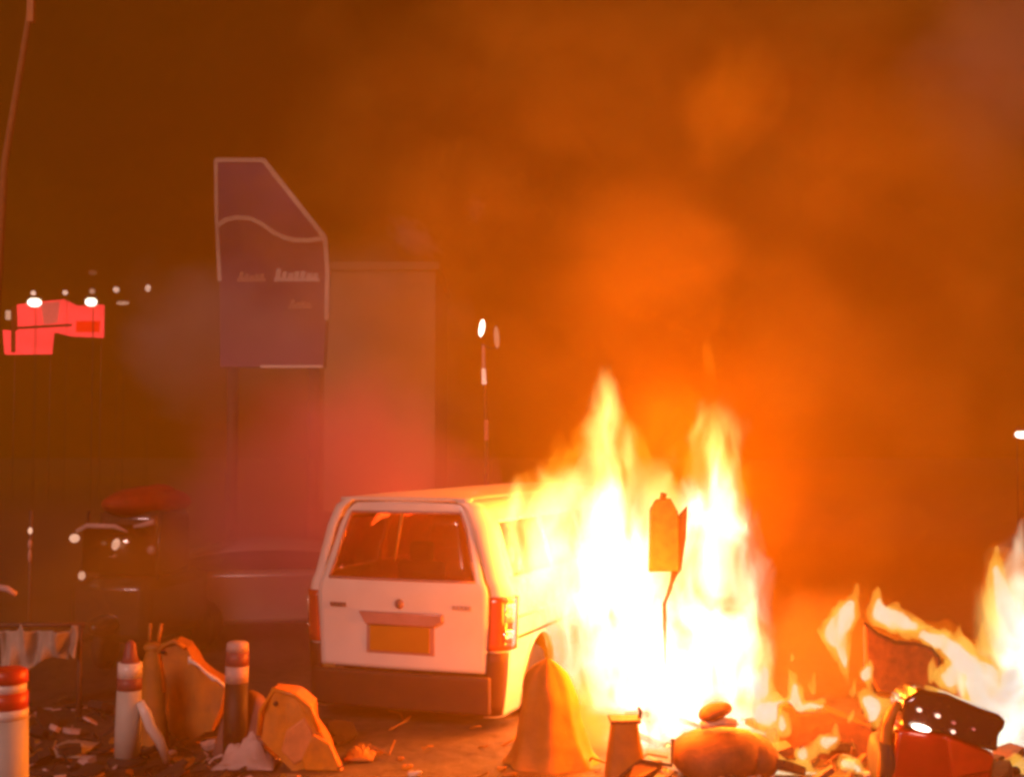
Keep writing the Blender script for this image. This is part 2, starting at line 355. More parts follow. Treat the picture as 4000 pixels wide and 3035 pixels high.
# leaning pole at the top left
a, b = at(122, 20, 19), at(18, 640, 19)
t = thing('utility_pole', 'thin faint pole leaning at the top left corner', 'pole', (b.x - .25, 19, 0))
MB().tube([(0, 0, 0), (.25, 0, b.z), (a.x - t.location.x, 0, a.z), (a.x - t.location.x + .15, 0, a.z + 1.0)], [.09, .06, .05, .05], 8).build('pole', mat('wood_pole', (.3, .14, .05), .9), t)
MB().box((a.x - t.location.x, 0, a.z - .1), (.1, .1, .36)).build('insulator', M['orange_dull'], t, smooth=False)

# ------------------------------------------------------------------ the white van
YAW = math.radians(20); Rr = Vector((-.045, 10.75, 0)); HW = .985
vc = Rr - Vector((math.cos(YAW), -math.sin(YAW), 0)) * HW
van = thing('van', 'white minivan seen from behind with yellow number plate, fire along its right side', 'van', vc, -YAW)
PROF = [(a_, b_ * 1.06) for a_, b_ in [(.12, .86), (.3, .885), (.5, .905), (.9, .925), (1.15, .93), (1.24, .915), (1.3, .885), (1.75, .765), (1.92, .69), (1.99, .60)]]
def xs(z):
    if z <= PROF[0][0]: return PROF[0][1]
    for (z0, x0), (z1, x1) in zip(PROF, PROF[1:]):
        if z <= z1: return x0 + (x1 - x0) * (z - z0) / (z1 - z0)
    return PROF[-1][1]
def yf(z): return 4.55 - max(0, z - 1.0) * .62
def ins(y): 
    q = max(0, min(1, (.16 - y) / .16)); return .14 * (1 - math.sqrt(max(0, 1 - q * q)))
ARC = [(.95, .28, .47), (3.45, .28, .47)]
def side_keep(u, z):
    y = u * 4.55
    for cy, cz, r in ARC:
        if (y - cy) ** 2 + (z - cz) ** 2 < r * r: return False
    if z > 1.32 and z < 1.80:
        yy = u * yf(z)
        for w0, w1 in ((.28, 1.35), (1.45, 2.5), (2.6, 3.6)):
            if w0 < yy < w1: return False
    return True
us = sorted(set([0, .004, .009, .015, .022, .03] + frange(.035, 1, 90))); zs = sorted(set(frange(.12, 1.99, 55)))
for sgn in (1, -1):
    MB().grid(lambda u, z: (sgn * (xs(z) - ins(u * yf(z))), u * (yf(z) if z > 1.0 else 4.55), z), us, zs, side_keep).build('side_panel', M['white'], van, solid=.02)
    MB().grid(lambda u, z: (sgn * (xs(z) - .012), u, z), [.27, 1.36], [1.31, 1.55, 1.81]).build('side_window', M['glassv'], van, solid=.006)
    MB().grid(lambda u, z: (sgn * (xs(z) - .012), u, z), [1.44, 2.51], [1.31, 1.55, 1.81]).build('side_window', M['glassv'], van, solid=.006)
    MB().grid(lambda u, z: (sgn * (xs(z) - .012), u, z), [2.59, 3.6], [1.31, 1.55, 1.81]).build('side_window', M['glassv'], van, solid=.006)
    for zz, nm in ((.78, 'side_moulding'), (.96, 'side_crease')):
        MB().tube([(sgn * (xs(zz) + .006), y, zz) for y in (.3, 1.5, 3, 4.4)], .014, 6).build(nm, M['trim'] if zz < .9 else M['white'], van)
    # wheels, arches
    for cy, cz, r in ARC:
        lip = MB().tube([(sgn * (xs(cz + r * math.sin(a)) + .004), cy + r * math.cos(a), cz + r * math.sin(a)) for a in frange(-.3, math.pi + .3, 18)], .016, 6); lip.build('arch_lip', M['white'], van)
        w = MB().lathe([(.2, -.1), (.29, -.11), (.315, -.07), (.315, .07), (.29, .11), (.2, .1)], (sgn * .82, cy, .315), 24, R3('Y', 90)).build('wheel', M['rubber'], van)
        MB().lathe([(.19, -.09), (.2, .09), (.1, .04), (.05, .06), (.03, .07)], (sgn * .83, cy, .315), 20, R3('Y', 90 * sgn)).build('rim', M['steel'], w)
    MB().box((sgn * .955, 3.75, 1.25), (.16, .12, .22)).build('mirror', M['white'], van, bevel=.03)
    # tail lamp wraps round the rear corner
    lamp = MB().grid(lambda u, z: (sgn * (xs(z) - ins(max(0, u)) + .014 + min(0, u)), max(0, u) - .014, z), [-.03, 0, .01, .025, .045, .07, .1, .14, .18, .24 ], frange(.70, 1.16, 8)).build('tail_lamp', M['lens'], van, solid=.03)
    for zz, hh, mm, k in ((1.02, .16, 'lensw', 0), (.82, .1, 'chrome', 1)):
        MB().grid(lambda u, z: (sgn * (xs(z) - ins(u) + .034), u - .02 + .002 * k, z), [.03, .045, .07, .1, .13], [zz - hh / 2, zz, zz + hh / 2]).build('reflector', M[mm], lamp, solid=.008)
    MB().grid(lambda u, z: (sgn * (xs(z) - ins(max(0, u)) + .012 + min(0, u)), max(0, u) - .012, z), [-.03, .0, .025, .05, .09], frange(.14, .68, 6)).build('corner_trim', M['bumper'], van, solid=.03)
rf = MB().grid(lambda u, v: (.636 * u, .02 + v * (yf(2.0) - .02), 1.99 + .045 * (1 - u * u) * min(1, v * 12)), frange(-1, 1, 12), [0, .01, .03, .06, .1, .3, .6, .9, 1]).build('roof', M['white'], van, solid=.03)
MB().grid(lambda u, z: (u * (xs(z) - .02), (yf(z) if z > 1 else 4.55) + .08 * (1 - u * u), z), frange(-1, 1, 10), frange(.3, 1.0, 4)).build('front_panel', M['white'], van, solid=.03)
MB().grid(lambda u, z: (u * (xs(z) - .04), yf(z) + .08 * (1 - u * u), z), frange(-1, 1, 10), frange(1.0, 1.97, 6)).build('windscreen', M['glassv'], van, solid=.01)
MB().box((0, 2.3, .3), (1.6, 4.3, .1)).build('underbody', M['char'], van, smooth=False)
xh = lambda z: xs(z) - .16
def bulge(u, z): return -.035 * (1 - (u * u)) - .03 * math.exp(-((z - 1.2) / .25) ** 2) + (.12 * max(0, z - 1.27))
def hk(u, z): return not (1.29 < z < 1.87 and abs(u) < .90)
hatch = MB().grid(lambda u, z: (u * xh(z), bulge(u, z) - .005, z), sorted(set(frange(-1, 1, 30) + [-.9, .9])), sorted(set(frange(.5, 1.97, 42) + [1.29, 1.87])), hk).build('tailgate', M['white'], van, solid=.03)
MB().grid(lambda u, z: (u * xh(z) * .915, bulge(u, z) + .004, z), frange(-1, 1, 10), frange(1.28, 1.88, 5)).build('rear_window', M['glass'], hatch, solid=.006)
seal = [(-.905, 1.285), (.905, 1.285), (.905, 1.875), (-.905, 1.875), (-.905, 1.285)]
sp_ = []
for (u0, z0), (u1, z1) in zip(seal, seal[1:]):
    for k in range(8):
        u = u0 + (u1 - u0) * k / 8; z = z0 + (z1 - z0) * k / 8; sp_.append((u * xh(z), bulge(u, z) - .02, z))
sp_.append(sp_[0]); MB().tube(sp_, .013, 6).build('window_seal', M['garnish'], hatch)
MB().tube([(.02, bulge(0, 1.4) - .03, 1.87), (-.05, bulge(0, 1.4) - .035, 1.45)], [.018, .01], 6).build('wiper_streak', M['orange_dull'], hatch)  # orange wiper bar doubles as a painted reflection streak on the glass
MB().prism([(-.40, -.05, 1.0), (.42, -.05, 1.0), (.42, -.05, .93), (.33, -.05, .885), (-.33, -.05, .885)], (0, -.045, 0)).build('plate_garnish', M['garnish'], hatch, bevel=.012)
MB().box((0, -.052, .765), (.66, .02, .27)).build('plate_recess', M['garnish'], hatch, bevel=.006)
plate = MB().box((0, -.07, .765), (.58, .015, .22)).build('number_plate', M['plate'], hatch, bevel=.004)
MB().lathe([(.045, -.008), (.045, .008)], (0, -.075, 1.075), 16, R3('X', 90)).build('emblem', M['garnish'], hatch)
MB().tube([(0, -.088, 1.04), (0, -.088, 1.11)], .012, 6).build('emblem_bar', M['badge'], hatch)
def badge(x0, x1, z, n, m):
    b = MB()
    for k in range(n):
        x = x0 + (x1 - x0) * (k + .5) / n; b.box((x, -.05 - .02 * (1 - (x / .8) ** 2), z), ((x1 - x0) / n * .75, .02, .038))
    b.build('badge', m, hatch, smooth=False)
badge(-.70, -.53, 1.045, 5, M['badge']); badge(.5, .68, 1.06, 5, mat('badge_pale', (.5, .36, .3), .4))
MB().grid(lambda u, z: (u * .86, -.07 - .03 * (1 - u * u), z), frange(-1, 1, 16), [.16, .2, .32, .44, .48]).build('bumper', M['bumper'], van, solid=.08, bevel=.015)
for x in (-.4, .4):
    MB().box((x, 1.3, .95), (.5, .12, .75)).build('seat', M['seatf'], van, bevel=.04)
    MB().box((x, 1.3, 1.42), (.26, .1, .2)).build('headrest', M['seatf'], van, bevel=.04)

# ------------------------------------------------------------------ vehicles in the dim left background
Y = 14.2; c = at(470, 1750, Y)
t = thing('auto_rickshaw', 'dark three-wheeler with a red domed roof parked in the gloom at left', 'three-wheeler', (c.x, Y, 0), math.radians(-12))
MB().ell((-.02, .7, 1.80), (.40, .8, .19)).wob(.03, 3).build('roof', M['redroof'], t)
MB().box((0, .55, .62), (1.0, 1.6, .72)).build('body', M['darkpaint'], t, bevel=.12)
MB().box((0, .6, 1.33), (.78, .9, .8)).build('cabin', M['darkpaint'], t, bevel=.1)
MB().ell((.12, .7, 1.92), (.16, .3, .1)).build('roof_bump', M['redroof'], t)
for x in (-.48, .48): MB().tube([(x, .0, .95), (x * .95, .12, 1.72)], .02, 6).build('pillar', M['darkpaint'], t)
ws = MB().box((0, .0, 1.3), (.9, .02, .55)).build('windscreen', M['glassd'], t)
MB().tube([(-.5, -.06, 1.50), (-.35, -.08, 1.565), (0, -.09, 1.56), (.15, -.08, 1.5)], [.02, .03, .03, .015], 6).build('rim_highlight', M['pink'], t)  # pale tube paints a highlight along the windscreen edge
MB().tube([(.22, -.06, 1.56), (.35, -.08, 1.58), (.48, -.08, 1.62)], [.02, .03, .04], 6).build('highlight_bar', M['pink'], t)  # pale bar carries on the painted windscreen highlight
MB().ell((-.5, -.1, 1.42), (.06, .05, .05)).build('mirror', M['lampd'], t)  # emission paints a glint on the mirror
MB().ell((.02, -.1, 1.36), (.045, .04, .07), R3('Y', 20)).build('painted_sparkle', M['lampd'], t)  # glowing ellipsoid paints a sparkle on the windscreen
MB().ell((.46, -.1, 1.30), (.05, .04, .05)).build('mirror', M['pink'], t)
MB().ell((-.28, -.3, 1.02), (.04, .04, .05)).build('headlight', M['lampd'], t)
MB().lathe([(.12, -.05), (.22, -.05), (.22, .05), (.12, .05)], (0, -.25, .22), 18, R3('Y', 90)).build('wheel', M['rubber'], t)
for x in (-.45, .45): MB().lathe([(.12, -.05), (.22, -.05), (.22, .05), (.12, .05)], (x, 1.2, .22), 18, R3('Y', 90)).build('wheel', M['rubber'], t)
MB().ell((0, -.25, .47), (.16, .3, .12)).build('front_fender', M['darkpaint'], t)

Y = 15.5; c = at(880, 1750, Y)
t = thing('car', 'silver car half hidden in pink smoke left of the white van', 'car', (c.x, Y, 0), math.radians(10))
body = [(-1.0, .25), (3.2, .25), (3.25, .6), (3.1, .82), (2.1, .92), (-1.0, .92)]
MB().prism([(x, .0, z) for x, z in body], (0, 1.65, 0)).build('body', M['silver'], t, bevel=.07)
MB().grid(lambda u, v: (-.75 + 2.6 * u, .08 + 1.5 * v, .90 + .36 * math.sin(math.pi * min(1, u * 1.05)) ** .6 * (1 - .25 * (2 * v - 1) ** 4)), frange(0, .95, 16), frange(0, 1, 6)).build('roof', M['silver'], t, solid=.02)
MB().grid(lambda u, v: (-.5 + 2.1 * u, .05, .93 + .24 * v * math.sin(math.pi * (.1 + .8 * u)) ** .5), frange(0, 1, 8), [0, 1]).build('side_window', M['pane'], t, solid=.01)
for x in (-.3, 2.5): MB().lathe([(.15, -.09), (.3, -.09), (.3, .09), (.15, .09)], (x, .06, .3), 20, R3('X', 90)).build('wheel', M['rubber'], t)

# ------------------------------------------------------------------ posts and barriers in the left foreground
def bollard(px, pyb, pyt, wpx, label, mats, lean=0, cap='cone'):
    Y = CAMZ / ((pyb - HY) / F); c = at(px, pyb, Y); h = at(px, pyt, Y).z; r = wpx / F * Y / 2
    t = thing('bollard', label, 'bollard', (c.x, Y, 0), 0, 'striped road posts in the left foreground'); t.rotation_euler = (0, math.radians(lean), 0)
    z = lambda f: f * h
    MB().lathe([(r * 1.5, 0), (r * 1.5, .04), (r * 1.05, .06)], n=20).build('base', M['rubber'], t)
    MB().lathe([(r, .06), (r * 1.02, z(.3)), (r * .97, z(mats[0]))], n=20).build('lower_tube', mats[1], t)
    z0 = mats[0]
    for k, (z1, m) in enumerate(mats[2]):
        rr = r * (.97 - .05 * k); MB().lathe([(rr + .004 * (k % 2), z(z0)), (rr + .004 * (k % 2), z(z1))], n=20).build('band', m, t); z0 = z1
    top = [(r * .75, z(z0)), (r * .55, z(z0 + (1 - z0) * .3)), (r * .42, z(.97)), (r * .15, z(1))] if cap == 'cone' else [(r * .95, z(z0)), (r * .9, z(.985)), (r * .7, z(1))]
    MB().lathe(top, n=20).build('cap', mats[3], t); return t
bollard(496, 2965, 2500, 96, 'pale grey road post with dull red band standing in the left foreground', (.60, M['grey'], [(.70, M['darkred']), (.82, M['band'])], M['darkred']), 1)
bollard(916, 2955, 2505, 92, 'dark road post with one white band behind the mauve-brown tarpaulin heap', (.66, M['bumper'], [(.80, M['pink']), (.92, M['darkred'])], M['pink']), 1, 'flat')
bollard(18, 3200, 2608, 165, 'nearest road post with red and white bands, cut by the left edge', (.68, M['grey'], [(.745, M['band']), (.85, M['redband']), (.91, M['band'])], M['redband']), 0, 'flat')
# white bent tube against the grey post
pts = [at(545, 2740, 9.7), at(570, 2790, 9.7), at(590, 2840, 9.7), at(622, 2890, 9.7)]
pts.append(Vector((pts[-1].x + .06, 9.72, .02)))
tag(MB().tube(pts, [.03, .045, .045, .04, .03], 8).wob(.01, 9).build('bent_tube', M['band']), 'short white bent tube leaning beside the grey post', 'tube')

# pale torn sheet over a rail at the left edge
Y = 11.4; c = at(150, 2500, Y)
t = thing('rail', 'low dark rail carrying the pale torn sheet at the left', 'rail', (c.x, Y, 0))
zt = at(150, 2440, Y).z
MB().tube([(-.6, 0, zt), (.42, 0, zt)], .02, 8).build('bar', M['poled'], t)
for x in (-.55, .38): MB().tube([(x, 0, 0), (x, 0, zt)], .025, 8).build('leg', M['poled'], t)
def sheet(u, v):
    p = at(5 + 305 * u, 0, Y); top = 2462 - 32 * math.exp(-((u - .3) / .05) ** 2) - 22 * (u > .9); bot = 2610 + 45 * math.sin(u * 5 + 1.2) - 40 * (u > .85)
    q = at(5 + 305 * u, top + (bot - top) * v, Y)
    return (q.x, Y - .05 + .05 * math.sin(u * 14 + v * 3) + .03 * math.sin(u * 31), q.z)
tag(MB().grid(sheet, frange(0, 1, 40), frange(0, 1, 14)).build('torn_sheet', M['cloth'], solid=.008), 'pale torn sheet draped over the rail at the left edge', 'sheet')

# moulded orange road barriers, toppled
def slab(Y, poly, label, m1, m2, hole, rimn, th=.26):
    c = at(sum(p[0] for p in poly) / len(poly), 2800, Y)
    t = thing('road_barrier', label, 'road barrier', (c.x, Y, 0), 0, 'toppled orange plastic road barriers')
    q = lambda px, py, d=0: Vector((at(px, py, Y).x - t.location.x, d, max(.01, at(px, py, Y).z)))
    b = MB(); b.prism([q(*p) for p in poly], (0, th, 0)); bmesh.ops.triangulate(b.b, faces=[f for f in b.b.faces if len(f.verts) > 4])
    bmesh.ops.subdivide_edges(b.b, edges=b.b.edges[:], cuts=3, use_grid_fill=True); b.wob(.03, 5).wob(.012, 13)
    b.build('shell', m1, t, bevel=.02)
    MB().tube([q(*p, -.005) for p in poly[:rimn]], .02, 8).build('rim', m1, t)
    MB().lathe([(.017, -.01), (.017, .012)], q(*hole, -.012), 14, R3('X', 90)).build('plug_hole', M['char'], t)
    cx = sum(p[0] for p in poly) / len(poly); cy = sum(p[1] for p in poly) / len(poly)
    ip = [q(cx + (x - cx) * .55, cy + (y - cy) * .55, -.02) for x, y in poly]
    if m1 is not m2:
        MB().prism([q(1100, 2930), q(1120, 2850), q(1190, 2800), q(1225, 2860), q(1215, 2950), q(1150, 2985)], (0, .05, 0)).build('recess_panel', m2, t, bevel=.012).location.y = -.02
        MB().prism([q(1225, 2865, -.08), q(1290, 2895, -.08), q(1335, 2990, -.08), q(1340, 3045, -.08), q(1200, 3045, -.08), q(1185, 2960, -.08)], (0, .12, 0)).wob(.02, 5).build('torn_flap', m1, t, bevel=.015)
    return t
slab(9.55, [(1010, 2870), (1020, 2775), (1070, 2690), (1150, 2712), (1210, 2760), (1245, 2850), (1288, 2950), (1310, 3030), (1140, 3040), (1070, 2930)], 'bright orange road barrier toppled in front of the van, lit by fire', M['orange'], mat('scorched_band', (.9, .32, .1), .45, var=.3), (1078, 2745), 6)
slab(10.3, [(640, 2700), (618, 2550), (635, 2520), (680, 2503), (722, 2528), (770, 2600), (870, 2680), (880, 2740), (820, 2850), (720, 2900), (660, 2850)], 'dull orange road barrier lying tilted between the two slim posts', M['orange_dull'], M['orange_dull'], (640, 2545), 5)
b = MB(); b.grid(lambda u, a: ((.27 * u ** .7 + .02) * math.cos(a), .22 * u ** .7 * math.sin(a), .5 * (1 - u ** 1.6) + .01), frange(0.01, 1, 10), frange(0, 2 * math.pi, 24)).wob(.03, 5)
o = b.build('tarpaulin_heap', mat('mauve_tarpaulin', (.24, .12, .1), .85, var=.3, bump=.4)); o.location = (at(975, 2800, 10.0).x, 10.0, 0)
tag(o, 'slumped mauve-brown tarpaulin heap at the foot of the post left of the bright orange barrier', 'tarpaulin')
# upright narrow orange barrier with prongs
c = at(600, 2650, 10.4)
t = thing('barrier_post', 'narrow dull orange barrier with two prongs on top, behind the grey post', 'barrier', (c.x, 10.4, 0))
MB().grid(lambda u, a: ((.12 - .04 * (u > .9)) * math.cos(a) * (1.15 - .45 * u), .1 * math.sin(a) * (1.1 - .4 * u), .78 * u), frange(0, 1, 8), frange(0, 2 * math.pi, 16)).build('body', M['orange_dull'], t)
MB().ell((0, 0, .79), (.09, .075, .05)).build('shoulder', M['orange_dull'], t)
for x, dx in ((-.035, -.0), (.03, .03)): MB().tube([(x, 0, .80), (x + dx * .5, 0, .90), (x + dx, 0, .99)], [.018, .015, .016], 8).build('prong', M['orange_dull'], t)
# pale cord with knots
pts = [at(x, y, 10.2) for x, y in ((740, 2578), (775, 2598), (800, 2622), (835, 2650), (850, 2655), (878, 2680))]
o = MB().tube(pts, [.016, .012, .012, .022, .014, .014], 6); o.tube([pts[0] + Vector((0, 0, .03)), pts[0] - Vector((0, 0, .03))], .012, 6)
tag(o.build('cord', M['band']), 'pale knotted cord slung over the dull orange barrier', 'cord')
# crumpled plastic on the road
def crumple(px0, px1, Y, w, name, m, label, h=.14):
    a = at(px0, 0, Y).x; b = at(px1, 0, Y).x
    f = lambda u, v: (a + (b - a) * u, Y + w * (v - .5), .02 + h * max(0, math.sin(math.pi * u) * math.sin(math.pi * v)) * (.6 + .8 * abs(mnoise.noise(Vector((u * 5, v * 5, px0 * .1))))))
    tag(MB().grid(f, frange(0, 1, 24), frange(0, 1, 12)).build(name, m, solid=.008), label, name.replace('_', ' '))
crumple(880, 1110, 9.65, .35, 'plastic_sheet', M['pink'], 'crumpled pale pink plastic sheet on the road beside the bright orange barrier', .22)
crumple(250, 400, 10.1, .5, 'cloth_scrap', M['cloth'], 'faint crumpled cloth scrap on the road left of the grey post', .08)
crumple(1370, 1480, 9.9, .3, 'paper_scrap', M['orange_dull'], 'crumpled brown scrap on the road behind the bright orange barrier', .1)
# slender reflector posts and bars in the dark at left
Y = 12.6; c = at(120, 2130, Y)
t = thing('marker_post', 'thin dark marker post with pale reflectors standing at the left', 'post', (c.x, Y, 0))
MB().tube([(0, 0, 0), (0, 0, c.z + .35)], .02, 8).build('pole', M['poled'], t)
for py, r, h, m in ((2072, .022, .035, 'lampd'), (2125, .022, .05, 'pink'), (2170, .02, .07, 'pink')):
    MB().ell((0, -.02, at(120, py, Y).z), (r, r, h)).build('reflector', M[m], t)  # topmost reflector emits to imitate a sparkle
Y = 10.4; p0, p1, p2 = at(-20, 2290, Y), at(30, 2300, Y), at(62, 2322, Y)
t = thing('motorcycle_handlebar', 'pale handlebar end of a dark machine cut by the left edge', 'handlebar', (p0.x - .1, Y, 0))
q = lambda v: (v.x - t.location.x, 0, v.z)
MB().tube([q(p0), q(p1), q(p2)], [.025, .028, .024], 8).build('grip', M['pink'], t)
MB().tube([(0, 0, 0), (0, 0, p0.z), q(p0)], .03, 8).build('stem', M['poled'], t)

# ------------------------------------------------------------------ wreckage around the fires
Y = 9.35; c = at(2830, 2950, Y); zt = lambda py: at(2800, py, Y).z
t = thing('wreck_dome', 'charred low domed wreck with a small round cap silhouetted before the big fire', 'wreckage', (c.x, Y, 0))
MB().ell((-.04, .1, .14), (.375, .33, .22)).wob(.05, 2.3).wob(.02, 9).build('dome', M['wreck'], t)
MB().ell((.26, .12, .12), (.17, .25, .16), R3('Y', 12)).wob(.03, 4).build('flank', M['wreck'], t)
MB().tube([(-.17, .05, .37), (-.02, .05, .40), (.10, .05, .385)], [.03, .04, .03], 8).build('collar', M['ash'], t)
MB().ell((-.06, .08, .465), (.13, .13, .06), R3('Y', -14)).wob(.02, 6).build('cap', M['wreck'], t)
MB().tube([(-.08, -.2, .02), (.0, -.22, .07), (.1, -.2, .03)], .02, 6).build('pipe', M['char'], t)
Y = 9.9; c = at(3210, 2900, Y)
t = thing('wreck_box', 'low scorched sheet-metal box between the domed wreck and the red scooter', 'wreckage', (c.x, Y, 0))
q = lambda px, py: (at(px, py, Y).x - t.location.x, 0, at(px, py, Y).z)
MB().prism([q(3040, 2985), q(3045, 2760), q(3090, 2745), q(3125, 2790), q(3240, 2785), q(3410, 2850), q(3420, 2980)], (0, .5, 0)).wob(.015, 5).build('shell', M['wreck'], t, bevel=.02)
MB().box((.1, -.03, .1), (.3, .04, .06)).build('bracket', M['char'], t, bevel=.005)
Y = 9.9; c = at(3540, 2600, Y)
t = thing('burnt_seat', 'charred bent seat panel on a thin leg with small flames round it', 'wreckage', (c.x, Y, 0))
top = [(3378, 2436), (3430, 2478), (3500, 2510), (3580, 2518), (3640, 2534), (3668, 2570), (3672, 2660), (3640, 2740), (3560, 2730), (3430, 2700), (3380, 2600)]
MB().prism([q(x, y) if 0 else (at(x, y, Y).x - t.location.x, .02 * math.sin(x * .02), at(x, y, Y).z) for x, y in top], (0, .09, 0)).build('panel', M['wreck'], t, bevel=.02)
MB().tube([(at(x, y, Y).x - t.location.x, .03, at(x, y, Y).z) for x, y in top[:7]], .018, 6).build('rim', M['char'], t)
for px in (3420, 3650): 
    x = at(px, 2700, Y).x - t.location.x; MB().tube([(x, .06, 0), (x, .06, .62)], .022, 6).build('leg', M['char'], t)
# tall narrow board in the flames
Y = 11.2; c = at(2600, 2100, Y)
t = thing('signboard', 'tall narrow scorched board on a bent stem, standing inside the big fire', 'sign', (c.x, Y, 0))
q = lambda px, py, d=0: (at(px, py, Y).x - t.location.x, d, at(px, py, Y).z)
MB().prism([q(2535, 2235), (q(2540, 1990)), q(2562, 1950), q(2620, 1945), q(2650, 2000), q(2655, 2232)], (0, .08, 0)).build('board', M['wreck'], t, bevel=.015)
MB().prism([q(2650, 2020, .06), q(2690, 1975, .06), q(2685, 2100, .06), q(2665, 2230, .06), q(2640, 2260, .06)], (0, .05, 0)).build('side_plate', M['char'], t, bevel=.01)
MB().tube([q(2640, 2230, .05), q(2620, 2300, .05), q(2598, 2360, .05), q(2600, 2500, .05), (0.0, .05, 0)], [.04, .02, .018, .018, .02], 8).build('stem', M['char'], t)
MB().tube([q(2590, 1950, .03), q(2595, 1925, .03)], .03, 8).build('cap', M['char'], t)
# scorched bin and strip beside the van
Y = 9.45; c = at(2440, 2900, Y)
t = thing('litter_bin', 'small scorched bin with a bent rim at the foot of the big fire', 'bin', (c.x, Y, 0))
MB().grid(lambda u, a: ((.155 - .055 * u) * math.copysign(abs(math.cos(a)) ** .5, math.cos(a)), (.15 - .05 * u) * math.copysign(abs(math.sin(a)) ** .5, math.sin(a)), .40 * u), frange(0, 1, 8), frange(0, 2 * math.pi, 32)).wob(.008, 8).build('tub', M['orange_dull'], t)
MB().box((0, 0, .405), (.23, .22, .03)).wob(.01, 6).build('lid', M['wreck'], t, bevel=.008)
MB().tube([(.105, -.03, .40), (.12, -.03, .47), (.10, -.03, .50)], .014, 6).build('handle', M['char'], t)

# hooded tarpaulin mound in front of the van's rear wheel
Y = 9.75; c = at(2130, 2900, Y); PR = [(.37, 0), (.31, .1), (.265, .22), (.24, .36), (.225, .5), (.205, .6), (.17, .69), (.11, .76), (.05, .795), (.01, .81)]
b = MB()
def rad(z):
    for (r0, z0), (r1, z1) in zip(PR, PR[1:]):
        if z <= z1: return r0 + (r1 - r0) * (z - z0) / (z1 - z0)
    return PR[-1][0]
b.grid(lambda a, z: ((rad(z) * (1 + .10 * math.sin(a * 5 + z * 4) * (1 - z)) * math.cos(a)) + .05 * (1 - z), rad(z) * .8 * (1 + .08 * math.sin(a * 7)) * math.sin(a), z), frange(0, 2 * math.pi, 48), sorted(set(frange(0, .81, 26)))).wob(.02, 5)
o = b.build('tarpaulin_mound', mat('orange_brown_tarpaulin', (.62, .24, .02), .7, var=.3, bump=.4, dirt=(.3, .1, .01), dirt_amt=.6, scale=4)); o.location = (c.x, Y, 0)
tag(o, "tall rounded orange-brown tarpaulin mound standing in front of the van's rear wheel", 'tarpaulin')

# red scooter
Y = 8.9; c = at(3700, 2900, Y)
t = thing('motor_scooter', 'fallen red motor scooter with a glossy dark seat at the lower right', 'scooter', (c.x, Y, 0))
q = lambda px, py, d=0: Vector((at(px, py, Y).x - t.location.x, d, at(px, py, Y).z))
seat = [(3528, 2735), (3600, 2692), (3700, 2712), (3820, 2762), (3905, 2790), (3935, 2815), (3925, 2850), (3905, 2872), (3900, 2940), (3780, 2905), (3700, 2870), (3530, 2850)]
MB().prism([q(*p) for p in seat], (0, .34, 0)).wob(.008, 7).build('seat', M['black'], t, bevel=.03)
MB().prism([q(3510, 2850, .02), q(3700, 2872, .02), q(3895, 2945, .02), q(3880, 3060, .02), q(3840, 3070, .02), q(3480, 3070, .02)], (0, .3, 0)).build('body', M['red'], t, bevel=.03)
MB().prism([q(3700, 2880, -.01), q(3885, 2950, -.01), q(3870, 3010, -.01), q(3720, 3040, -.01)], (0, .04, 0)).build('side_panel', mat('bright_red_paint', (.8, .06, .01), .3, coat=1), t, bevel=.015)
arc = [(3460, 3065), (3470, 2960), (3485, 2850), (3500, 2790), (3530, 2755)]
MB().tube([q(*p, .1) for p in arc], [.035, .04, .045, .04, .03], 8).build('fender', M['orange_dull'], t)
MB().lathe([(.1, -.04), (.18, -.05), (.2, 0), (.18, .05), (.1, .04)], q(3475, 2990, .2), 20, R3('Y', 90)).build('wheel', M['rubber'], t)
MB().ell(q(3593, 2838, -.03), (.07, .02, .022), R3('Y', 14)).build('painted_highlight', M['lampw'], t)  # glowing ellipsoid paints a specular highlight on the seat
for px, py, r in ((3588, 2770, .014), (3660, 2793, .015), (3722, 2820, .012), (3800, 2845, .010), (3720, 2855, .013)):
    MB().ell(q(px, py, -.018), (r * 1.3, .01, r), R3('Y', 20)).build('highlight_spot', M['lampp'] if px < 3700 or py > 2850 else emis('highlight_dim', (1, .25, .2), .6), t)  # small glowing spots paint lamp reflections on the glossy seat
# scattered debris
def debris(px, py, s, m, label):
    Y = CAMZ / ((py - HY) / F); c = at(px, py, Y); b = MB()
    b.ell((0, 0, s * .4), (s, s * .7, s * .4), R3('Z', px), 2).wob(s * .5, 3 / s * .25).build('debris', m).location = (c.x, Y, 0)
    o = COL.objects[-1]; tag(o, label, 'debris', 'debris on the road')
for px, py, s, m, lb in ((1590, 2985, .05, 'orange', 'small amber chunk on the road behind the van, nearest the camera'), (1565, 2950, .035, 'orange', 'small amber chunk on the road behind the van bumper'),
        (1620, 3010, .055, 'band', 'flat pale chunk below the van number plate'), (1960, 2990, .045, 'orange', 'small orange chunk under the right corner of the van'),
        (1990, 3018, .06, 'orange_dull', 'larger brown chunk under the right corner of the van'), (1480, 2930, .05, 'orange_dull', 'brown lump under the left half of the van bumper'),
        (3320, 2985, .10, 'ash', 'pale ash-covered lump left of the red scooter'), (3390, 3012, .06, 'ash', 'small ashy lump touching the red scooter front'),
        (700, 3010, .08, 'orange_dull', 'low brown lump on the road below the dull orange barrier'), (340, 3000, .07, 'orange_dull', 'low brown lump beside the nearest striped post')):
    debris(px, py, s, M[m], lb)

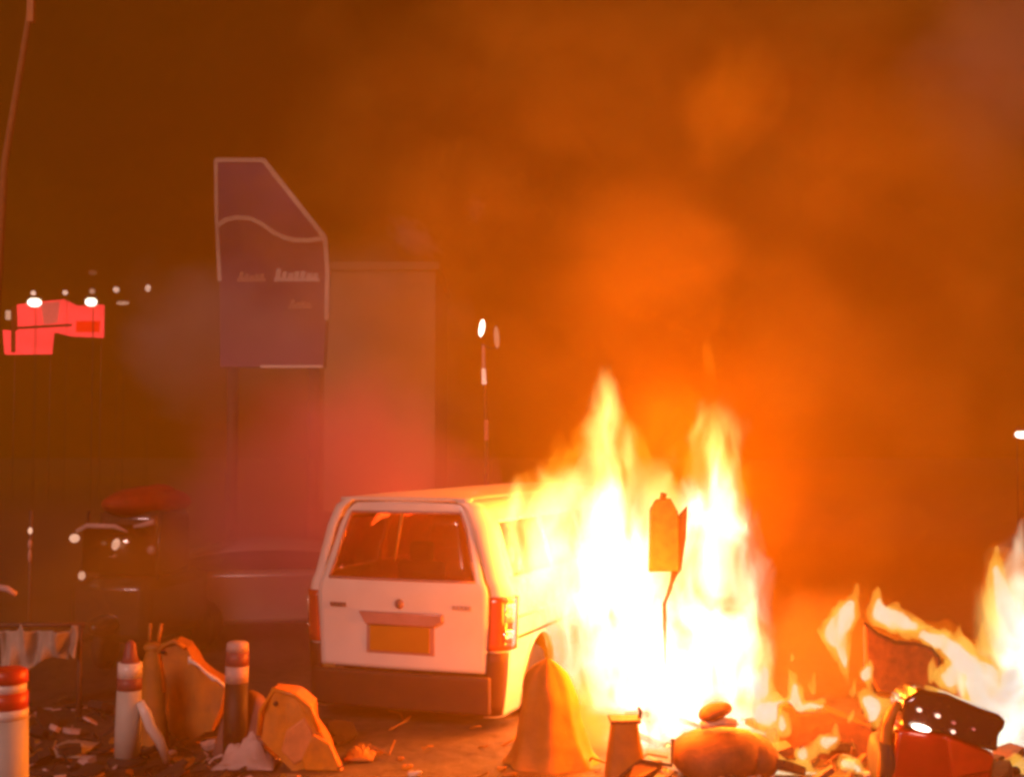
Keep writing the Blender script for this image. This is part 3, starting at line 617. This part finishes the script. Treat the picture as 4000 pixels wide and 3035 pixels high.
# ------------------------------------------------------------------ fires
ORG = (.80, .72, .70)
FM = dict(outer=flame_mat('flame_outer', (5, .9, .04), (.92, .74, .5), seed=1, floor=.25),
          mid=flame_mat('flame_mid', (4.5, 2.0, .9), (.84, .80, .32), seed=2, floor=.15),
          core=flame_mat('flame_core', (10, 8.5, 5), (.72, .78, .70), seed=3, floor=.3, lo=.34, hi=.5, scale=2.6),
          glow=flame_mat('lit_smoke_glow', (.9, .075, .0), (.95, .5, .0), scale=1.2, seed=4, floor=.35))
def flame_mesh(name, chains, m, parent, vox=.035, amp=.05, fr=3.2, dz=.6):
    """chains: list of (distance, [(px, py, radius px), ...]); thick tongues joined by remeshing, then ruffled"""
    b = bmesh.new()
    for Y, pts in chains:
        P = []
        for (x0, y0, r0), (x1, y1, r1) in zip(pts, pts[1:]):
            n = max(2, int(math.hypot(x1 - x0, y1 - y0) / max(8, min(r0, r1) * .45)))
            for k in range(n): P.append((x0 + (x1 - x0) * k / n, y0 + (y1 - y0) * k / n, r0 + (r1 - r0) * k / n))
        P.append(pts[-1])
        for x, y, r in P:
            c = at(x, y, Y); rr = r / F * Y
            gg = bmesh.ops.create_icosphere(b, subdivisions=2, radius=1)['verts']
            bmesh.ops.transform(b, matrix=Matrix.Translation(c) @ Matrix.Diagonal((rr, rr * dz + .02, rr * 1.15, 1)), verts=gg)
    me = bpy.data.meshes.new(name); b.to_mesh(me); b.free()
    o = bpy.data.objects.new(name, me); COL.objects.link(o)
    q = o.modifiers.new('r', 'REMESH'); q.mode = 'VOXEL'; q.voxel_size = vox
    q = o.modifiers.new('s', 'SMOOTH'); q.iterations = 4
    dg = bpy.context.evaluated_depsgraph_get(); me2 = bpy.data.meshes.new_from_object(o.evaluated_get(dg)); o.modifiers.clear(); o.data = me2
    for v in me2.vertices:
        c = v.co; s = Vector((c.x * fr, c.y * fr, c.z * fr * .5))
        d = mnoise.noise_vector(s) + .5 * mnoise.noise_vector(s * 2.3)
        s3 = Vector((c.x * fr * 3.1, c.y * fr * 3.1, c.z * fr * 1.2)); d = d + .45 * mnoise.noise_vector(s3)
        v.co = c + Vector((d.x * amp, d.y * amp, d.z * amp * 1.8))
        if v.co.z < .015: v.co.z = .015
    me2.materials.clear(); me2.materials.append(m); o.parent = parent
    return o
def fire_lamp(px, py, Y, w, parent, col=(1, .135, .002), r=.25):
    l = bpy.data.lights.new('fire_light', 'POINT'); l.energy = w * .30; l.color = col; l.shadow_soft_size = r
    o = bpy.data.objects.new('fire_light', l); COL.objects.link(o); o.location = at(px, py, Y); o.parent = parent

f1 = thing('fire', 'tall white-hot fire blazing along the right side of the van', 'fire')
flame_mesh('flame_mantle', [
    (11.9, [(1990, 2330, 120), (2030, 2180, 120), (2100, 2000, 120), (2200, 1880, 110)]),
    (12.0, [(2500, 2950, 180), (2400, 2600, 270), (2330, 2200, 320), (2360, 1900, 210), (2380, 1720, 130), (2375, 1560, 55), (2372, 1470, 26)]),
    (12.3, [(2780, 2900, 200), (2760, 2500, 190), (2760, 2150, 170), (2790, 1850, 140), (2780, 1680, 75), (2745, 1580, 25)]),
    (11.6, [(2600, 2990, 200), (2900, 2700, 110), (2960, 2650, 60)]), (10.9, [(2560, 2980, 120), (2600, 2750, 130), (2620, 2550, 110), (2620, 2420, 60)]), (11.3, [(2040, 2350, 70), (2080, 2150, 90), (2110, 1990, 90), (2230, 1850, 90)]), (11.6, [(2150, 2350, 110), (2160, 2150, 130), (2250, 1960, 120)]), (12.1, [(2560, 2200, 150), (2560, 1950, 120), (2580, 1860, 60)]),
    (12.0, [(2900, 1900, 50), (2925, 1840, 30), (2935, 1790, 12)]), (12.0, [(2880, 2400, 110), (2950, 2300, 50), (2965, 2230, 16)]), (11.8, [(2920, 2620, 90), (2975, 2480, 45), (2990, 2400, 14)]), (12.1, [(2700, 1950, 60), (2690, 1800, 40), (2680, 1720, 14)]), (11.9, [(2240, 1900, 90), (2180, 1780, 50), (2190, 1700, 16)]), (11.7, [(2100, 2000, 80), (2040, 1900, 45), (2060, 1840, 14)]), (12.2, [(2480, 1900, 80), (2500, 1780, 40), (2490, 1700, 14)])], FM['outer'], f1, .04, .09)
flame_mesh('flame_tongue', [
    (11.9, [(2030, 2400, 60), (2070, 2250, 85), (2130, 2100, 90), (2220, 2020, 80)]), (10.95, [(2040, 2330, 55), (2060, 2200, 80), (2100, 2060, 90), (2180, 1960, 80)]), (11.3, [(2170, 2330, 80), (2180, 2150, 110), (2250, 1960, 100)]),
    (11.9, [(2530, 2930, 160), (2440, 2650, 230), (2350, 2300, 260), (2370, 2000, 170), (2380, 1800, 110), (2372, 1640, 66), (2370, 1520, 48)]),
    (12.2, [(2780, 2900, 190), (2750, 2500, 190), (2750, 2200, 160), (2790, 1950, 130), (2770, 1750, 85), (2745, 1630, 40)]),
    (11.4, [(2600, 2990, 130), (2800, 2800, 120), (2930, 2740, 60)]), (12.4, [(2570, 2950, 120), (2570, 2500, 120), (2570, 2250, 100), (2575, 2060, 60)]), (10.9, [(2560, 2980, 90), (2600, 2750, 100), (2620, 2550, 80), (2620, 2440, 40)]), (9.8, [(2560, 3050, 90), (2570, 2900, 100), (2600, 2780, 70)]), (9.8, [(2650, 2900, 70), (2900, 2860, 60), (2990, 2850, 40)])], FM['mid'], f1, .035, .09, 3.8)

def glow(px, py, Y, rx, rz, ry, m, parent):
    o = MB().ell((0, 0, 0), (1, 1, 1)).build('lit_smoke_glow', m, parent); o.location = at(px, py, Y); o.scale = (rx / F * Y, ry, rz / F * Y); return o
GL = flame_glow_mat('lit_smoke_glow', (1, .10, 0), .34); GL2 = flame_glow_mat('lit_smoke_glow_amber', (1, .22, .005), .8)
glow(2800, 2050, 12.9, 560, 950, 1.0, GL, f1); glow(2500, 2100, 12.9, 640, 800, .9, GL, f1); glow(2200, 2050, 12.2, 340, 330, .4, GL2, f1); glow(2620, 1720, 12.5, 260, 330, .5, GL2, f1)  # emissive ellipsoids imitate the glow of fire-lit smoke round the flames
HW_ = flame_glow_mat('flame_heart', (1, .90, .60), 3.0, .2, 1.4); HS_ = flame_glow_mat('flame_heart_small', (1, .88, .55), 13, .1, .9); HY_ = flame_glow_mat('flame_heart_yellow', (1, .80, .20), 2.4, .2, 1.2)
for px, py, Y, rx, rz, ry, m in ((2360, 2190, 11.7, 300, 400, .5, HW_), (2460, 2600, 11.7, 330, 480, .5, HW_), (2560, 2900, 10.4, 230, 330, .5, HW_), (2790, 1990, 12.0, 190, 290, .4, HW_),
        (2790, 2400, 12.0, 260, 520, .5, HW_), (2780, 2820, 11.0, 330, 290, .5, HW_), (2380, 1800, 11.9, 150, 330, .35, HY_), (2370, 1570, 11.9, 80, 180, .2, HY_), (2800, 1750, 12.1, 150, 260, .35, HY_),
        (2140, 2230, 11.15, 230, 290, .25, HY_), (2260, 1930, 11.8, 190, 170, .4, HY_), (2560, 2150, 12.2, 200, 450, .4, HY_), (2570, 2500, 12.3, 170, 330, .4, HW_), (2900, 2550, 11.9, 140, 300, .4, HY_), (2605, 2640, 10.75, 130, 230, .25, HW_), (2110, 1960, 10.9, 190, 170, .35, HY_), (2150, 2160, 10.7, 170, 250, .3, HY_), (2060, 2120, 10.75, 190, 260, .3, HY_), (2190, 2330, 11.0, 130, 160, .25, HY_)):
    glow(px, py, Y, rx, rz, ry, m, f1).name = 'flame_heart'

flame_mesh('flame_wisp', [(12.4, [(2772, 1440, 24), (2768, 1390, 24), (2762, 1330, 14)])], FM['outer'], f1, .02, .03)

f2 = thing('fire', 'white column of fire cut by the right edge of the picture', 'fire')
flame_mesh('flame_mantle', [(9.9, [(3960, 2950, 150), (3970, 2600, 150), (3960, 2350, 130), (3900, 2180, 50), (3885, 2120, 18)]), (9.9, [(4020, 2500, 200), (4040, 2250, 110)]),
    (9.95, [(3780, 2660, 70), (3850, 2780, 110), (3900, 2900, 110)]), (9.95, [(3860, 2640, 90), (3760, 2560, 80), (3680, 2490, 55), (3540, 2455, 35), (3480, 2440, 18)]), (9.9, [(3838, 2520, 30), (3832, 2440, 10)])], FM['outer'], f2, .03, .04)

for px, py, Y, rx, rz, ry, m in ((4030, 2560, 10, 200, 540, .4, HW_), (3820, 2640, 10, 170, 130, .25, HW_), (3900, 2820, 10, 190, 220, .3, HW_), (3900, 2450, 10, 120, 320, .25, HY_)):
    glow(px, py, Y, rx, rz, ry, m, f2).name = 'flame_heart'
FS = flame_mat('flame_small_outer', (26, 9, 1.6), (.95, .74, .4), scale=7, seed=5, floor=.35); FC = flame_mat('flame_small_core', (40, 32, 19), (.84, .82, .66), scale=8, seed=6, floor=.12, lo=.32, hi=.56)
def small(parent, Y, outer, core):
    flame_mesh('flame_mantle', [(Y, c) for c in outer], FS, parent, .018, .028, 8)
    flame_mesh('flame_core', [(Y, c) for c in core], FC, parent, .013, .016, 10)
small(f2, 9.95, [[(3860, 2640, 70), (3760, 2570, 60), (3680, 2500, 46), (3540, 2462, 30), (3460, 2440, 10)], [(3838, 2540, 34), (3834, 2480, 18), (3832, 2420, 5)], [(3740, 2520, 30), (3745, 2470, 14), (3750, 2440, 5)], [(3950, 2500, 80), (3900, 2350, 60), (3890, 2220, 30), (3890, 2130, 8)], [(3800, 2650, 70), (3860, 2780, 80), (3930, 2900, 70)], [(3930, 2700, 80), (3880, 2620, 50)]],
    [[(3860, 2650, 50), (3770, 2585, 40), (3690, 2515, 28), (3600, 2482, 14)], [(3960, 2480, 56), (3915, 2340, 34), (3893, 2220, 12)], [(3960, 2700, 80), (3960, 2880, 80)], [(3810, 2670, 44), (3870, 2790, 50)]])
f3 = thing('fire', 'small kite-shaped flame rising left of the burnt seat', 'fire')
small(f3, 10.1, [[(3310, 2660, 8), (3295, 2560, 30), (3262, 2475, 60), (3305, 2405, 50), (3330, 2340, 24), (3345, 2280, 6)], [(3250, 2480, 44), (3205, 2470, 14)]], [[(3303, 2600, 8), (3285, 2530, 24), (3262, 2475, 40), (3305, 2405, 34), (3328, 2350, 12)]])
f4 = thing('fire', 'triangular flame lying above the burnt seat panel', 'fire')
small(f4, 10.1, [[(3430, 2400, 44), (3500, 2425, 42), (3580, 2442, 26), (3630, 2450, 8)], [(3432, 2390, 36), (3428, 2330, 20), (3432, 2290, 6)], [(3480, 2400, 36), (3500, 2360, 10)]], [[(3440, 2400, 32), (3500, 2425, 30), (3570, 2440, 16)], [(3436, 2385, 22), (3432, 2340, 9)]])
f5 = thing('fire', 'low licking flames between the big fire and the scorched box', 'fire')
small(f5, 10.0, [[(2990, 2780, 60), (3060, 2770, 44), (3110, 2745, 42), (3100, 2660, 24), (3086, 2600, 6)], [(3110, 2765, 34), (3180, 2758, 24), (3240, 2742, 7)], [(3094, 2565, 13), (3098, 2540, 5)], [(3010, 2740, 36), (3000, 2680, 16), (3006, 2640, 5)]], [[(2990, 2785, 44), (3070, 2772, 26), (3112, 2742, 24), (3104, 2680, 12)], [(3130, 2765, 14), (3210, 2752, 8)]])
f6 = thing('fire', 'small flames between the burnt seat and the red scooter fender', 'fire')
small(f6, 9.72, [[(3350, 2715, 12), (3400, 2745, 44), (3440, 2760, 34), (3480, 2735, 7)], [(3410, 2780, 42), (3420, 2835, 10)], [(3385, 2640, 34), (3400, 2595, 20), (3404, 2570, 6)], [(3400, 2740, 28), (3395, 2690, 8)], [(3635, 2650, 16), (3642, 2600, 22), (3640, 2560, 6)], [(3320, 2800, 16), (3330, 2760, 5)]], [[(3385, 2738, 20), (3412, 2762, 30), (3416, 2810, 14)], [(3386, 2638, 20), (3399, 2605, 10)]])
f7 = thing('fire', 'burning fuel spreading on the road in front of the scorched box', 'fire')
small(f7, 9.4, [[(2900, 3030, 50), (2960, 3005, 44), (3080, 3010, 42), (3200, 3035, 26)], [(3060, 2990, 26), (3050, 2940, 7)], [(3590, 3055, 24), (3900, 3040, 40), (3980, 3000, 50)], [(3290, 2975, 28), (3350, 3000, 30), (3390, 3020, 10)], [(3480, 2930, 10), (3470, 2880, 14), (3478, 2830, 5)], [(3340, 2930, 8), (3330, 2895, 4)]],
    [[(2930, 3030, 36), (2970, 3012, 32), (3080, 3018, 28), (3180, 3038, 14)], [(3300, 2980, 16), (3345, 3000, 16)]])

f9 = thing('fire', 'broken yellow flames running through the debris right of the domed wreck', 'fire')
small(f9, 9.6, [[(2965, 2690, 60), (2990, 2590, 30), (2996, 2520, 6)], [(3060, 2840, 34), (3050, 2790, 20), (3056, 2740, 5)], [(3180, 2690, 20), (3192, 2620, 5)], [(3215, 2905, 34), (3260, 2880, 26), (3268, 2810, 6)], [(3130, 2950, 40), (3180, 2930, 20), (3190, 2890, 5)], [(3700, 2650, 54), (3735, 2580, 24), (3742, 2530, 5)], [(3440, 2890, 20), (3452, 2830, 5)], [(3330, 2700, 20), (3345, 2640, 5)]],
    [[(2970, 2690, 34), (2988, 2610, 12)], [(3056, 2835, 18), (3052, 2790, 8)], [(3225, 2902, 18), (3258, 2880, 12)], [(3135, 2950, 22)], [(3705, 2648, 30), (3732, 2590, 10)]])
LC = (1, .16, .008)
streak_fill = thing('fire', 'added glowing streak imitating a reflection in the rear window of the van', 'fire')
flame_mesh('flame_tongue', [(12.6, [(1500, 2180, 16), (1510, 2100, 20), (1530, 2040, 24), (1570, 2000, 16)])], flame_mat('window_streak', (9, 1.6, .0), (.9, .5, 0), scale=6, seed=8), streak_fill, .015, .02, 7)  # added emissive wisp, imitates the orange reflection in the rear window
fire_lamp(1600, 2000, 13.2, 90, streak_fill, (1, .16, .03), .1)  # lamp added inside the cabin to brighten the rear window
fire_lamp(2250, 2150, 11.0, 1500, f1, LC, .3); fire_lamp(2560, 2350, 10.6, 1300, f1, LC, .3); fire_lamp(2640, 1600, 11.6, 2600, f1, LC, .5)
fire_lamp(2960, 1950, 11.8, 2600, f1, LC, .5); fire_lamp(2400, 1250, 12.4, 1400, f1, LC, .6)
fire_lamp(3300, 2150, 11.2, 500, f3, LC, .3); fire_lamp(3170, 2680, 9.55, 260, f5, LC, .2); fire_lamp(3400, 2880, 9.2, 120, f7, LC, .15); fire_lamp(3860, 2300, 10.4, 900, f2, LC, .4)
fire_lamp(2850, 2760, 9.9, 1100, f1, LC, .25); fire_lamp(2520, 2560, 9.5, 750, f1, LC, .25)

# ------------------------------------------------------------------ smoke
cabin = bpy.data.materials.new('cabin_fill_smoke'); cabin.use_nodes = True; _n = cabin.node_tree; _n.nodes.clear()
_o = _n.nodes.new('ShaderNodeOutputMaterial'); _v = _n.nodes.new('ShaderNodeVolumePrincipled'); _v.inputs['Color'].default_value = (.98, .75, .75, 1); _v.inputs['Density'].default_value = .9
_n.links.new(_v.outputs[0], _o.inputs['Volume'])
SM = dict(cabin=cabin, white=smoke_mat('smoke_white', (.95, .85, .9), .2), thin=smoke_mat('smoke_thin', (.9, .7, .5), .05),
          thick=smoke_mat('smoke_thick', (.92, .72, .08), .34), wisp=smoke_mat('smoke_wisp', (.95, .85, .9), 2.2, 2.6, .2, 1.6),
          soot=smoke_mat('smoke_soot', (.3, .16, .06), .2), murk=smoke_mat('smoke_murk', (.75, .5, .08), .55), low=smoke_mat('smoke_low', (.95, .72, .2), .5), mound=smoke_mat('smoke_mound', (.97, .75, .2), 1.6), bank=smoke_mat('smoke_bank', (.64, .46, .07), .32, 3.6, .3, 4.2), dark=smoke_mat('smoke_dark', (.30, .16, .02), .26, 3.2, .3, 3.6), pinkd=smoke_mat('smoke_pink', (.88, .34, .62), .6))  # pinkish light is put into the colour of the pink smoke
def puff(px, py, Y, rx, rz, ry, m, label, rot=0):
    o = MB().ell((0, 0, 0), (1, 1, 1), None, 3).build('smoke', SM[m]); c = at(px, py, Y)
    o.location = c; o.scale = (rx / F * Y * 1.25, ry, rz / F * Y * 1.25); o.rotation_euler = (0, math.radians(rot), random.random() * .3)
    tag(o, label, 'smoke', None, 'stuff')
puff(1230, 1980, 13.6, 600, 560, 1.3, 'pinkd', 'smoke coloured pink as if lit, billowing behind and left of the van')
puff(1350, 1300, 20, 420, 380, 2.0, 'white', 'pale smoke drifting in front of the plain building')
puff(800, 1300, 24, 330, 300, 2.5, 'white', 'greyish smoke across the lower part of the purple sign')
puff(3900, 250, 16, 420, 460, 1.2, 'white', 'greyish purple smoke in the top right corner')
puff(2850, 380, 13, 190, 260, .6, 'thick', 'brighter orange smoke puff high above the fire', 12)
puff(1620, 930, 17, 110, 60, .3, 'wisp', 'small pale wisp high left of the lamp post', 35)
puff(1860, 815, 17, 40, 55, .2, 'wisp', 'tiny pale wisp high above the lamp post')
puff(450, 2330, 12.3, 520, 330, .9, 'murk', 'dark smoke hanging round the three-wheeler')
o = MB().box((0, 2.0, 1.25), (1.4, 3.2, 1.1)).build('cabin_fill_smoke', SM['cabin'], van, smooth=False); o['kind'] = 'stuff'  # smoke volume added in the cabin so the rear window looks brighter
puff(2240, 2900, 10.25, 230, 260, .4, 'mound', 'glowing orange smoke at the foot of the big fire beside the van')
puff(3220, 2600, 12.4, 380, 330, .5, 'low', 'glowing orange smoke between the big fire and the burnt seat')
puff(1600, 3040, 9.3, 900, 60, .3, 'low', 'thin orange smoke creeping over the road in front of the van')
puff(1120, 2160, 13.6, 300, 240, .7, 'pinkd', 'pink smoke low over the silver car')
puff(2900, 900, 17, 1600, 1150, 3.2, 'bank', 'great bank of orange smoke rolling up behind the fire')
puff(900, 500, 26, 1300, 800, 3.5, 'dark', 'dark brown smoke filling the sky over the purple sign')
puff(1750, 550, 15.5, 420, 480, 1.0, 'dark', 'dark soot trail above the lamp post')
puff(3250, 330, 14, 600, 260, .9, 'dark', 'dark sooty streak high above the right fire')
puff(1500, 1650, 22, 380, 330, 1.2, 'white', 'pale smoke hiding the foot of the plain building')

# ------------------------------------------------------------------ rubble strewn over the road
def rubble(n, x0, x1, y0, y1, m, label, seed, smax=.13):
    rnd = random.Random(seed); b = MB()
    for k in range(n):
        px = rnd.uniform(x0, x1); py = y0 + (y1 - y0) * rnd.random(); Y = CAMZ / ((py - HY) / F); c = at(px, py, Y); q = rnd.random(); sz = .03 + smax * rnd.random() ** 2.2
        rot = R3('Z', rnd.uniform(0, 360)) @ R3('X', rnd.uniform(-35, 35)) @ R3('Y', rnd.uniform(-30, 30)); c.z = sz * .35
        if q < .4: b.box(c, (sz * 2.2, sz * .35, sz * .12), rot)
        elif q < .6:
            d = rot @ Vector((sz * 1.6, 0, 0)); e = rot @ Vector((0, sz, sz * .5)); b.tube([c - d, c + e * .6, c + d * .8, c + d + e], sz * .07 + .003, 5)
        else:
            vs = [rot @ (Vector((math.cos(a), math.sin(a), 0)) * sz * rnd.uniform(.4, 1)) for a in frange(0, 5.2, 5)]
            b.prism([c + v for v in vs], rot @ Vector((0, 0, sz * rnd.uniform(.1, .5))))
    tag(b.build('rubble', m, smooth=False), label, 'rubble', None, 'stuff')
rubble(170, -100, 1350, 2700, 3060, M['char'], 'dark charred rubble strewn over the left foreground', 1, .16)
rubble(60, -100, 2500, 2790, 3060, M['orange_dull'], 'scattered brown and orange scraps across the foreground road', 2, .08)
rubble(110, 2450, 4100, 2800, 3060, M['wreck'], 'scorched metal scraps heaped below the fires', 3, .17)
rubble(50, 2500, 4000, 2850, 3060, M['ash'], 'pale ash flakes and fragments below the fires', 4, .06)
rubble(50, 100, 1300, 2750, 3050, M['pink'], 'small pale torn scraps in the left foreground', 5, .07)
rubble(80, 2500, 4100, 2780, 3050, M['char'], 'charred black splinters lying among the flames at the right', 9, .15)
